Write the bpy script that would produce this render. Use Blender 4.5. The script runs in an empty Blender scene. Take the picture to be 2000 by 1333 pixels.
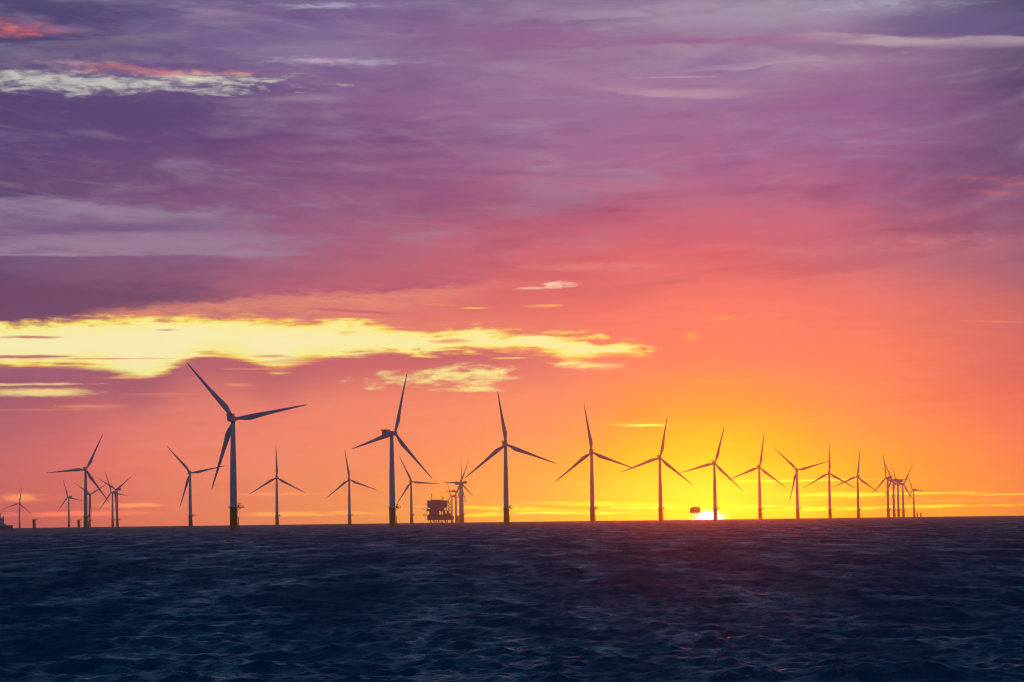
import bpy, bmesh, math, random
import numpy as np
from mathutils import Vector, Matrix

random.seed(7)
R_EARTH = 6.371e6
CAM_H = 5.8
F = 5555.0                       # focal length in pixels of the 2000 px wide photograph
PITCH, ROLL = math.radians(3.56), math.radians(0.705)
scene = bpy.context.scene
rad = math.radians

# ------------------------------------------------------------------ camera
_fwd = Vector((0, math.cos(PITCH), math.sin(PITCH)))
_upv = Vector((0, -math.sin(PITCH), math.cos(PITCH)))
_rgt = Vector((1, 0, 0))
CX = _rgt * math.cos(ROLL) - _upv * math.sin(ROLL)
CU = _upv * math.cos(ROLL) + _rgt * math.sin(ROLL)
cam_data = bpy.data.cameras.new("camera")
cam = bpy.data.objects.new("camera", cam_data)
scene.collection.objects.link(cam)
m = Matrix((CX, CU, -_fwd)).transposed().to_4x4()
m.translation = (0, 0, CAM_H)
cam.matrix_world = m
cam_data.sensor_width = 36
cam_data.lens = F / 2000 * 36
cam_data.clip_start = 0.5
cam_data.clip_end = 100000
scene.camera = cam


def azel(px, py):
    """azimuth and elevation (radians) of a point of the photograph"""
    d = _fwd + CX * ((px - 1000) / F) + CU * ((666.5 - py) / F)
    d.normalize()
    return math.atan2(d.x, d.y), math.asin(d.z)


def sky(px, py):
    a, e = azel(px, py)
    return a * F, e * F


# ------------------------------------------------------------------ colour management, render settings
scene.view_settings.view_transform = 'Standard'
scene.view_settings.look = 'None'
scene.view_settings.exposure = 0.0
scene.view_settings.gamma = 1.0
scene.cycles.max_bounces = 4
scene.cycles.diffuse_bounces = 2
scene.cycles.glossy_bounces = 2
scene.cycles.volume_bounces = 0
scene.cycles.caustics_reflective = False
scene.cycles.caustics_refractive = False
scene.cycles.use_denoising = True
scene.cycles.filter_width = 1.15

# ------------------------------------------------------------------ sun
SUN_PX = (1384, 1029)
SUN_AZ, _sel = azel(*SUN_PX)
SUN_EL = rad(0.3)
SUN_STRENGTH = 0.10
SUN_COLOR = (1.0, 0.09, 0.01)
sun_data = bpy.data.lights.new("sun", 'SUN')
sun_data.energy = SUN_STRENGTH
sun_data.angle = rad(0.53)
sun_data.color = SUN_COLOR
sun = bpy.data.objects.new("sun", sun_data)
scene.collection.objects.link(sun)
_to_sun = Vector((math.sin(SUN_AZ) * math.cos(SUN_EL), math.cos(SUN_AZ) * math.cos(SUN_EL), math.sin(SUN_EL)))
sun.rotation_euler = _to_sun.to_track_quat('Z', 'Y').to_euler()
sun.location = _to_sun * 300


def lin(c):
    return tuple((v / 255 / 12.92) if v / 255 <= 0.04045 else ((v / 255 + 0.055) / 1.055) ** 2.4 for v in c)


# ------------------------------------------------------------------ world (sunset sky)
world = bpy.data.worlds.new("World")
scene.world = world
world.use_nodes = True
nt = world.node_tree
nt.nodes.clear()
NN, LK = nt.nodes, nt.links


def put(sock, v):
    if isinstance(v, bpy.types.NodeSocket):
        LK.new(v, sock)
    elif sock.type == 'RGBA' and len(v) == 3:
        sock.default_value = (*v, 1)
    else:
        sock.default_value = v


def math_n(op, a, b=0.0, c=0.0, clamp=False):
    n = NN.new('ShaderNodeMath')
    n.operation = op
    n.use_clamp = clamp
    put(n.inputs[0], a); put(n.inputs[1], b); put(n.inputs[2], c)
    return n.outputs[0]


def vmath(op, a, b=None, c=None, out=0):
    n = NN.new('ShaderNodeVectorMath')
    n.operation = op
    put(n.inputs[0], a)
    if b is not None: put(n.inputs[1], b)
    if c is not None: put(n.inputs[2], c)
    return n.outputs[out]


def smooth(v, lo, hi, tlo=0.0, thi=1.0, kind='SMOOTHSTEP'):
    n = NN.new('ShaderNodeMapRange')
    n.interpolation_type = kind
    put(n.inputs['Value'], v)
    n.inputs['From Min'].default_value = lo
    n.inputs['From Max'].default_value = hi
    n.inputs['To Min'].default_value = tlo
    n.inputs['To Max'].default_value = thi
    return n.outputs[0]


def mix(fac, a, b, blend='MIX'):
    n = NN.new('ShaderNodeMix')
    n.data_type = 'RGBA'
    n.blend_type = blend
    put(n.inputs[0], fac); put(n.inputs[6], a); put(n.inputs[7], b)
    return n.outputs[2]


def noise(vec, scale=1.0, detail=6, rough=0.55, dist=0.0):
    n = NN.new('ShaderNodeTexNoise')
    n.noise_dimensions = '3D'
    put(n.inputs['Vector'], vec)
    n.inputs['Scale'].default_value = scale
    n.inputs['Detail'].default_value = detail
    n.inputs['Roughness'].default_value = rough
    n.inputs['Distortion'].default_value = dist
    return n.outputs[0]


def ramp(v, stops, interp='LINEAR'):
    n = NN.new('ShaderNodeValToRGB')
    cr = n.color_ramp
    cr.interpolation = interp
    stops = sorted(stops)
    cr.elements[0].position = stops[0][0]
    cr.elements[0].color = (*stops[0][1], 1)
    cr.elements[1].position = stops[-1][0]
    cr.elements[1].color = (*stops[-1][1], 1)
    for p, c in stops[1:-1]:
        e = cr.elements.new(p)
        e.color = (*c, 1)
    put(n.inputs[0], v)
    return n.outputs[0]


def combine(x, y, z=0.0):
    n = NN.new('ShaderNodeCombineXYZ')
    put(n.inputs[0], x); put(n.inputs[1], y); put(n.inputs[2], z)
    return n.outputs[0]


tc = NN.new('ShaderNodeTexCoord')
DIR = vmath('NORMALIZE', tc.outputs['Generated'])
sx = NN.new('ShaderNodeSeparateXYZ')
LK.new(DIR, sx.inputs[0])
AZ = math_n('ARCTAN2', sx.outputs[0], sx.outputs[1])
EL = math_n('ARCSINE', sx.outputs[2])
U = math_n('MULTIPLY', AZ, F)          # 97 units = one degree of sky
V = math_n('MULTIPLY', EL, F)
P = combine(U, V, 0.0)

# cloud noises, long streaks lying level
V2 = math_n('SUBTRACT', V, math_n('MULTIPLY', math_n('MULTIPLY', U, U), 6.4e-5))
PB = combine(U, V2, 0.0)               # bowed: wisps fall to the right on the left side, rise on the right
n_warp = noise(vmath('MULTIPLY', PB, (0.0020, 0.0070, 0)), detail=5, rough=0.5, dist=0.3)
n_streak = noise(vmath('MULTIPLY', PB, (0.0028, 0.0125, 0)), detail=7, rough=0.54, dist=0.7)
n_dark = noise(vmath('MULTIPLY_ADD', PB, (0.0024, 0.0095, 0), (7.3, 2.1, 4.0)), detail=7, rough=0.54, dist=0.7)
n_cum = noise(vmath('MULTIPLY_ADD', PB, (0.016, 0.055, 0), (4.4, 1.7, 3.0)), detail=7, rough=0.6, dist=0.5)
n_fine = noise(vmath('MULTIPLY_ADD', P, (0.009, 0.075, 0), (1.3, 9.1, 8.0)), detail=5, rough=0.6, dist=0.2)
n_edge = noise(vmath('MULTIPLY_ADD', P, (0.011, 0.06, 0), (3.7, 5.5, 1.0)), detail=6, rough=0.6, dist=0.35)
n_puff = noise(vmath('MULTIPLY_ADD', P, (0.03, 0.10, 0), (2.2, 8.5, 6.0)), detail=4, rough=0.6)
EDGE = math_n('ADD', math_n('MULTIPLY', math_n('SUBTRACT', n_edge, 0.5), 2.0),
              math_n('MULTIPLY', math_n('SUBTRACT', n_puff, 0.5), 0.9))

HAIR = math_n('SUBTRACT', noise(vmath('MULTIPLY_ADD', P, (0.028, 0.23, 0), (5.2, 0.5, 9.0)), detail=4, rough=0.6, dist=0.6), 0.5)
amp = smooth(V, 40, 600, 6, 75)
VW = math_n('MULTIPLY_ADD', math_n('SUBTRACT', n_warp, 0.5), amp, V)
VW = math_n('MULTIPLY_ADD', math_n('SUBTRACT', n_streak, 0.5), math_n('MULTIPLY', amp, 0.5), VW)

GRID_Y = [0, 100, 200, 300, 400, 500, 600, 700, 800, 850, 900, 950, 1000]
GRID = {
    0:    [(88, 76, 118), (100, 90, 128), (88, 68, 115), (88, 68, 112), (98, 76, 118), (112, 84, 122), (116, 74, 106), (150, 88, 110), (176, 95, 110), (190, 100, 110), (202, 104, 108), (212, 104, 102), (215, 100, 96)],
    350:  [(106, 92, 136), (115, 97, 140), (105, 78, 126), (114, 78, 126), (130, 86, 126), (145, 102, 136), (158, 92, 112), (202, 106, 106), (226, 112, 108), (240, 118, 108), (250, 124, 104), (253, 126, 95), (252, 126, 88)],
    700:  [(125, 103, 148), (133, 110, 150), (135, 95, 140), (140, 90, 132), (150, 95, 130), (176, 95, 120), (220, 118, 115), (226, 114, 106), (252, 130, 106), (254, 136, 100), (255, 142, 95), (255, 150, 82), (255, 158, 66)],
    1000: [(140, 116, 150), (148, 110, 146), (150, 110, 150), (158, 108, 145), (172, 100, 130), (208, 105, 116), (234, 120, 108), (240, 125, 105), (255, 145, 96), (255, 152, 88), (255, 168, 58), (255, 188, 26), (255, 205, 10)],
    1200: [(150, 126, 155), (155, 120, 150), (156, 112, 150), (164, 108, 146), (184, 102, 130), (220, 104, 110), (244, 122, 106), (250, 130, 102), (255, 152, 84), (255, 166, 64), (255, 190, 24), (255, 218, 4), (255, 232, 4)],
    1390: [(155, 135, 160), (160, 130, 156), (160, 114, 150), (168, 105, 145), (195, 105, 130), (226, 105, 108), (250, 125, 105), (255, 135, 100), (255, 160, 70), (255, 186, 38), (255, 205, 4), (255, 236, 12), (255, 244, 40)],
    1550: [(150, 132, 158), (160, 126, 154), (156, 106, 148), (162, 102, 143), (190, 103, 130), (222, 109, 114), (250, 124, 105), (255, 134, 98), (255, 153, 78), (255, 172, 52), (255, 192, 14), (255, 220, 4), (255, 234, 6)],
    1700: [(140, 128, 155), (155, 120, 150), (150, 98, 145), (155, 98, 140), (180, 100, 130), (214, 114, 119), (245, 122, 105), (255, 132, 96), (255, 146, 85), (255, 156, 70), (255, 172, 40), (255, 186, 14), (255, 198, 8)],
    2000: [(85, 80, 112), (105, 88, 120), (110, 85, 120), (118, 85, 120), (140, 94, 124), (166, 100, 120), (206, 110, 106), (226, 110, 100), (245, 116, 92), (250, 122, 88), (255, 136, 78), (255, 146, 68), (255, 150, 60)],
}
VLO, VHI = -20.0, 1060.0
VN = smooth(VW, VLO, VHI, 0, 1, 'LINEAR')
UW = math_n('MULTIPLY_ADD', math_n('SUBTRACT', n_warp, 0.5), 160, U)
cols = sorted(GRID)
base, prev_u = None, None
for cx in cols:
    stops = []
    for gy, c in zip(GRID_Y, GRID[cx]):
        u, v = sky(cx, gy)
        stops.append(((v - VLO) / (VHI - VLO), lin(c)))
    r = ramp(VN, stops)
    u = sky(cx, 600)[0]
    base = r if base is None else mix(smooth(UW, prev_u, u, 0, 1, 'LINEAR'), base, r)
    prev_u = u
col = base

# broad cloud streaks of the upper sky
hi_mask = smooth(V, 420, 640)
lt = math_n('MULTIPLY', smooth(n_streak, 0.5, 0.74), hi_mask)
col = mix(math_n('MULTIPLY', lt, 0.62), col, lin((168, 142, 166)))
dk = math_n('MULTIPLY', smooth(n_dark, 0.5, 0.72), smooth(V, 380, 560))
col = mix(math_n('MULTIPLY', dk, 0.6), col, mix(1.0, col, (0.70, 0.60, 0.80), 'MULTIPLY'))
lowst = math_n('MULTIPLY', smooth(n_dark, 0.5, 0.75), smooth(V, 420, 300))
col = mix(math_n('MULTIPLY', lowst, 0.35), col, mix(1.0, col, (0.90, 0.74, 0.80), 'MULTIPLY'))
n_mid = noise(vmath('MULTIPLY_ADD', PB, (0.0052, 0.030, 0), (6.1, 3.3, 7.0)), detail=8, rough=0.6, dist=0.9)
mid_side = math_n('MULTIPLY', hi_mask, smooth(U, 800, 150, 0.4, 1.0))
n_roll = noise(vmath('MULTIPLY_ADD', PB, (0.0011, 0.0105, 0), (2.6, 8.8, 5.0)), detail=6, rough=0.5, dist=0.5)
col = mix(math_n('MULTIPLY', smooth(n_mid, 0.50, 0.68), math_n('MULTIPLY', mid_side, 0.24)), col, lin((172, 146, 168)))
col = mix(math_n('MULTIPLY', smooth(n_mid, 0.48, 0.34), math_n('MULTIPLY', mid_side, 0.30)), col, mix(1.0, col, (0.74, 0.66, 0.84), 'MULTIPLY'))
roll = math_n('MULTIPLY', smooth(n_roll, 0.50, 0.60), smooth(V, 330, 480))
col = mix(math_n('MULTIPLY', roll, 0.45), col, mix(1.0, col, (0.72, 0.62, 0.80), 'MULTIPLY'))
fine = smooth(n_fine, 0.25, 0.75, 0.955, 1.045, 'LINEAR')
col = vmath('SCALE', col)
NN[-1].inputs['Scale'].default_value = 1.0
put(NN[-1].inputs['Scale'], fine)


def ell(col, cx, cy, rx, ry, c, k=0.8, strength=1.0, soft=0.6, tilt=0.0):
    """one cloud patch of the sky: a noise-edged lens of colour c about a direction"""
    u, v = sky(cx, cy)
    a = vmath('SUBTRACT', P, (u, v, 0))
    if tilt:
        n = NN.new('ShaderNodeVectorRotate')
        n.rotation_type = 'Z_AXIS'
        put(n.inputs['Vector'], a)
        n.inputs['Angle'].default_value = rad(tilt)
        a = n.outputs[0]
    a = vmath('MULTIPLY', a, (1 / rx, 1 / ry, 0))
    d = vmath('LENGTH', a, out=1)
    d = math_n('MULTIPLY_ADD', EDGE, -k, d)
    if ry <= 6:
        d = math_n('MULTIPLY_ADD', HAIR, 1.5, d)
    f = smooth(d, 1.0 + soft * 0.5, 1.0 - soft, 0, strength)
    if k >= 0.9:
        f = math_n('MULTIPLY', f, smooth(n_cum, 0.36, 0.56, 0.25, 1.0))
    gain = 1.55 if cy > 930 else 1.0          # seen through the haze
    return mix(f, col, tuple(v * gain for v in lin(c)))


def pts_curve(pts):
    """a height of the sky as a smooth curve over azimuth, in sky units"""
    n = NN.new('ShaderNodeFloatCurve')
    cv = n.mapping.curves[0]
    vals = []
    for x, y in pts:
        u, v = sky(x, y)
        vals.append(((u + 1300) / 2600, v / 1100))
    cv.points[0].location = vals[0]
    cv.points[1].location = vals[-1]
    for p in vals[1:-1]:
        cv.points.new(*p)
    n.mapping.update()
    n.inputs['Factor'].default_value = 1.0
    put(n.inputs['Value'], smooth(U, -1300, 1300, 0, 1, 'LINEAR'))
    return math_n('MULTIPLY', n.outputs[0], 1100)


def bank(col, pts, side, depth, c, x0, x1, strength=0.7, sharp=4.0, wob=9.0, fade=110.0):
    """a cloud bank with one crisp edge along a line of the sky, thinning away from it (side +1 upward, -1 downward)"""
    cv = pts_curve(pts)
    t = math_n('MULTIPLY', math_n('SUBTRACT', V, cv), float(side))
    t = math_n('MULTIPLY_ADD', EDGE, wob, t)
    f = math_n('MULTIPLY', smooth(t, -sharp, sharp), smooth(t, depth, 0.0, 0, strength))
    if x0 > -100:
        f = math_n('MULTIPLY', f, smooth(UW, sky(x0, 500)[0] - fade, sky(x0, 500)[0] + fade))
    if x1 < 2100:
        f = math_n('MULTIPLY', f, smooth(UW, sky(x1, 500)[0] + fade, sky(x1, 500)[0] - fade))
    f = math_n('MULTIPLY', f, smooth(n_edge, 0.28, 0.62, 0.35, 1.0))
    return mix(f, col, lin(c))


# --- soft purple and lavender banks of the upper sky
for a in [
    (100, 28, 240, 26, (76, 68, 112), 0.9, 0.8, 0.8),
    (70, 82, 150, 16, (84, 72, 114), 0.9, 0.7, 0.8),
    (230, 112, 260, 14, (126, 112, 142), 0.9, 0.6, 0.9),
    (150, 245, 330, 55, (88, 68, 116), 0.9, 0.6, 0.9),
    (200, 335, 330, 40, (106, 74, 118), 0.9, 0.6, 0.9),
    (160, 415, 330, 22, (142, 122, 152), 0.9, 0.75, 0.8),
    (300, 472, 330, 26, (156, 126, 156), 0.8, 0.7, 0.8),
    (290, 446, 170, 9, (116, 88, 132), 0.8, 0.9, 0.7),
    (60, 498, 230, 3, (165, 140, 165), 0.5, 0.6, 0.8),
    (400, 535, 260, 26, (150, 90, 122), 0.9, 0.6, 0.8),
    (130, 590, 330, 32, (110, 70, 104), 0.8, 0.75, 0.8),
    (620, 100, 130, 20, (146, 124, 156), 0.8, 0.6, 0.8),
    (640, 12, 110, 6, (180, 176, 200), 1.3, 0.7, 1.0),
    (660, 121, 150, 9, (176, 164, 188), 1.3, 0.8, 1.0),
    (635, 119, 50, 4, (206, 156, 172), 1.0, 0.8, 1.0),
    (940, 62, 240, 30, (138, 98, 144), 0.9, 0.7, 0.9),
    (700, 290, 260, 12, (150, 112, 144), 1.0, 0.5, 0.9),
    (1120, 150, 330, 26, (162, 126, 158), 1.0, 0.6, 0.9),
    (1180, 62, 330, 10, (150, 100, 146), 1.0, 0.5, 0.9),
    (1480, 32, 290, 36, (166, 148, 170), 0.8, 0.7, 0.9),
    (1450, 78, 260, 8, (170, 108, 146), 0.8, 0.8, 0.8),
    (1420, 128, 95, 22, (136, 104, 154), 0.8, 0.8, 0.9),
    (1560, 122, 170, 22, (172, 142, 166), 0.9, 0.6, 0.9),
    (1770, 80, 120, 9, (188, 160, 174), 0.8, 0.8, 0.8),
    (1345, 183, 130, 9, (182, 142, 164), 0.8, 0.8, 0.8),
    (1330, 151, 90, 2, (190, 150, 175), 0.5, 0.7, 0.8),
    (1880, 34, 190, 38, (108, 96, 138), 0.7, 0.5, 0.8),
    (1930, 84, 140, 10, (148, 130, 156), 0.7, 0.7, 0.8),
    (1700, 10, 150, 18, (172, 168, 188), 1.2, 0.65, 1.0),
    (1640, 225, 330, 50, (150, 100, 146), 0.9, 0.4, 0.9),
    (1390, 430, 480, 20, (205, 102, 120), 0.9, 0.35, 0.9),
    (1700, 470, 330, 14, (212, 122, 130), 0.9, 0.4, 0.9),
    (1150, 522, 160, 8, (236, 140, 130), 0.9, 0.5, 0.9),
]:
    cx, cy, rx, ry, c, k, st, so = a
    col = ell(col, cx, cy, rx, ry, c, k, st, so)

E0 = [(-300, 640), (0, 632), (150, 612), (300, 600), (440, 588), (520, 580), (620, 577), (760, 572), (900, 560), (1000, 546), (1080, 536), (1400, 520), (2300, 510)]
for b in [
    ([(-300, 500), (0, 497), (150, 500), (300, 496), (420, 500), (520, 505), (620, 498), (2300, 498)], 1, 55, (164, 136, 160), -300, 560, 0.75, 3.0, 5.0),
    ([(-300, 388), (0, 388), (100, 385), (200, 400), (320, 412), (450, 420), (700, 425), (2300, 425)], -1, 60, (154, 130, 156), -300, 480, 0.75, 5.0, 12.0),
    ([(-300, 466), (0, 462), (120, 455), (180, 450), (230, 452), (300, 448), (420, 440), (2300, 430)], 1, 24, (116, 88, 134), 60, 400, 0.85, 2.0, 5.0),
    (E0, 1, 150, (110, 70, 104), -300, 420, 0.85, 8.0, 14.0),
    (E0, 1, 85, (174, 86, 112), 480, 960, 0.75, 9.0, 24.0),
    (E0, -1, 58, (236, 144, 116), 200, 900, 0.8, 9.0, -24.0),
    ([(-300, 170), (0, 168), (100, 180), (200, 184), (320, 180), (420, 166), (520, 164), (700, 170), (2300, 170)], -1, 170, (88, 69, 117), -300, 560, 0.75, 4.0, 8.0),
    ([(-300, 88), (0, 85), (100, 80), (200, 75), (280, 66), (2300, 60)], 1, 42, (78, 70, 112), -300, 250, 0.8, 4.0, 10.0),
    ([(-300, 88), (0, 85), (100, 80), (200, 75), (280, 66), (2300, 60)], -1, 36, (130, 118, 142), -300, 350, 0.6, 4.0, 10.0),
    ([(-300, 70), (1600, 66), (1700, 68), (1780, 74), (1840, 76), (1900, 70), (2000, 73), (2300, 75)], 1, 80, (104, 90, 134), 1700, 2300, 0.65, 3.0, 6.0),
    ([(-300, 70), (1600, 66), (1700, 68), (1780, 74), (1840, 76), (1900, 70), (2000, 73), (2300, 75)], -1, 26, (186, 162, 176), 1560, 2300, 0.7, 3.0, 6.0),
    ([(-300, 345), (1000, 342), (1150, 348), (1250, 352), (1350, 358), (1440, 362), (2300, 366)], -1, 70, (184, 114, 138), 960, 1400, 0.6, 3.0, 8.0),
    ([(-300, 175), (1100, 172), (1250, 186), (1350, 193), (1440, 191), (1520, 188), (2300, 186)], 1, 26, (186, 148, 168), 1180, 1440, 0.8, 3.0, 5.0),
    ([(-300, 140), (1350, 141), (1400, 137), (1450, 138), (1520, 125), (1600, 121), (2300, 118)], 1, 18, (188, 152, 170), 1400, 1620, 0.75, 2.0, 3.0),
    ([(-300, 200), (600, 228), (750, 255), (850, 283), (930, 318), (1000, 340), (2300, 400)], 1, 26, (162, 124, 152), 680, 930, 0.35, 4.0, 9.0),
    ([(-300, 100), (900, 100), (1050, 96), (1200, 92), (1300, 87), (1500, 88), (2300, 90)], 1, 46, (146, 98, 143), 900, 1480, 0.75, 5.0, 10.0),
    ([(-300, 46), (1000, 44), (1200, 38), (1350, 24), (1500, 20), (2300, 10)], 1, 40, (170, 150, 172), 1020, 1500, 0.7, 4.0, 10.0),
    ([(-300, 140), (550, 138), (700, 145), (800, 135), (950, 130), (2300, 120)], -1, 60, (130, 96, 142), 560, 900, 0.6, 4.0, 10.0),
    ([(-300, 205), (800, 200), (950, 192), (1100, 196), (1250, 200), (2300, 210)], -1, 70, (152, 108, 150), 860, 1200, 0.6, 4.0, 9.0),
    ([(-300, 470), (900, 472), (1100, 462), (1300, 470), (1500, 482), (1700, 478), (2300, 470)], 1, 60, (200, 98, 116), 900, 1650, 0.55, 6.0, 12.0),
    ([(-300, 480), (1400, 478), (1600, 484), (1800, 470), (2300, 466)], -1, 50, (218, 124, 130), 1500, 1950, 0.6, 6.0, 12.0),
    ([(-300, 545), (900, 540), (1050, 545), (1150, 552), (1300, 548), (2300, 540)], 1, 26, (220, 104, 110), 1000, 1250, 0.6, 3.0, 8.0),
]:
    pts, sd_, dep, c, x0, x1, st_, sh, wb = b
    col = bank(col, pts, sd_, dep, c, x0, x1, st_, sh, wb)

# --- the clear yellow gap between the cloud banks
TOP = pts_curve([(-200, 634), (0, 632), (110, 627), (200, 621), (400, 621), (600, 625), (730, 629), (775, 642), (830, 652), (900, 642), (990, 652), (1080, 658), (1160, 660), (1240, 676), (1292, 694), (1330, 712), (1500, 760), (2000, 760), (2300, 760)])
BOT = pts_curve([(-200, 712), (0, 722), (120, 718), (200, 722), (258, 742), (310, 728), (365, 702), (410, 695), (460, 702), (545, 724), (600, 708), (680, 694), (770, 690), (900, 687), (1010, 685), (1075, 697), (1130, 706), (1200, 700), (1292, 694), (1330, 690), (1500, 640), (2000, 640), (2300, 640)])
warm = math_n('MULTIPLY', smooth(math_n('SUBTRACT', V, TOP), 44, -4), smooth(U, -880, -640))
warm = math_n('MULTIPLY', warm, smooth(U, 260, 20))
warm = math_n('MULTIPLY', warm, smooth(math_n('MULTIPLY_ADD', EDGE, 0.35, 0.6), 0.2, 0.9))
col = mix(math_n('MULTIPLY', warm, 0.5), col, lin((240, 150, 116)))
mound = math_n('MULTIPLY', smooth(math_n('SUBTRACT', BOT, V), 100, 0), smooth(U, 200, -100))
mound = math_n('MULTIPLY', mound, smooth(math_n('SUBTRACT', BOT, V), -8, 6))
col = mix(math_n('MULTIPLY', mound, 0.85), col, mix(smooth(U, -1000, -250), lin((146, 84, 112)), lin((196, 96, 108))))
mounds2 = math_n('MULTIPLY', smooth(n_edge, 0.45, 0.7), smooth(V, 150, 290))
gtop = math_n('DIVIDE', math_n('SUBTRACT', TOP, V), 13)
gbot = math_n('DIVIDE', math_n('SUBTRACT', V, BOT), 13)
n_bar = noise(vmath('MULTIPLY_ADD', P, (0.0055, 0.075, 0), (9.3, 6.1, 2.0)), detail=5, rough=0.55, dist=0.3)
gbot = math_n('MULTIPLY_ADD', math_n('SUBTRACT', n_bar, 0.5), 3.0, gbot)
gtop = math_n('MULTIPLY_ADD', math_n('SUBTRACT', n_cum, 0.5), 3.0, gtop)
patchy = smooth(U, -330, -150, 0.6, 1.8)
gf = math_n('MULTIPLY_ADD', EDGE, patchy, math_n('MINIMUM', gtop, gbot))
gf = math_n('MULTIPLY_ADD', math_n('SUBTRACT', n_fine, 0.5), 3.2, gf)
gm = smooth(gf, -0.6, 0.75)
inner = math_n('MULTIPLY_ADD', math_n('SUBTRACT', n_streak, 0.5), 3.0, gf)
gap_col = ramp(smooth(inner, -0.4, 2.6, 0, 1, 'LINEAR'), [(0.0, lin((255, 176, 92))), (0.25, lin((255, 226, 100))), (0.42, lin((255, 243, 150))), (1.0, lin((255, 243, 182)))])
col = mix(gm, col, gap_col)

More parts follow.
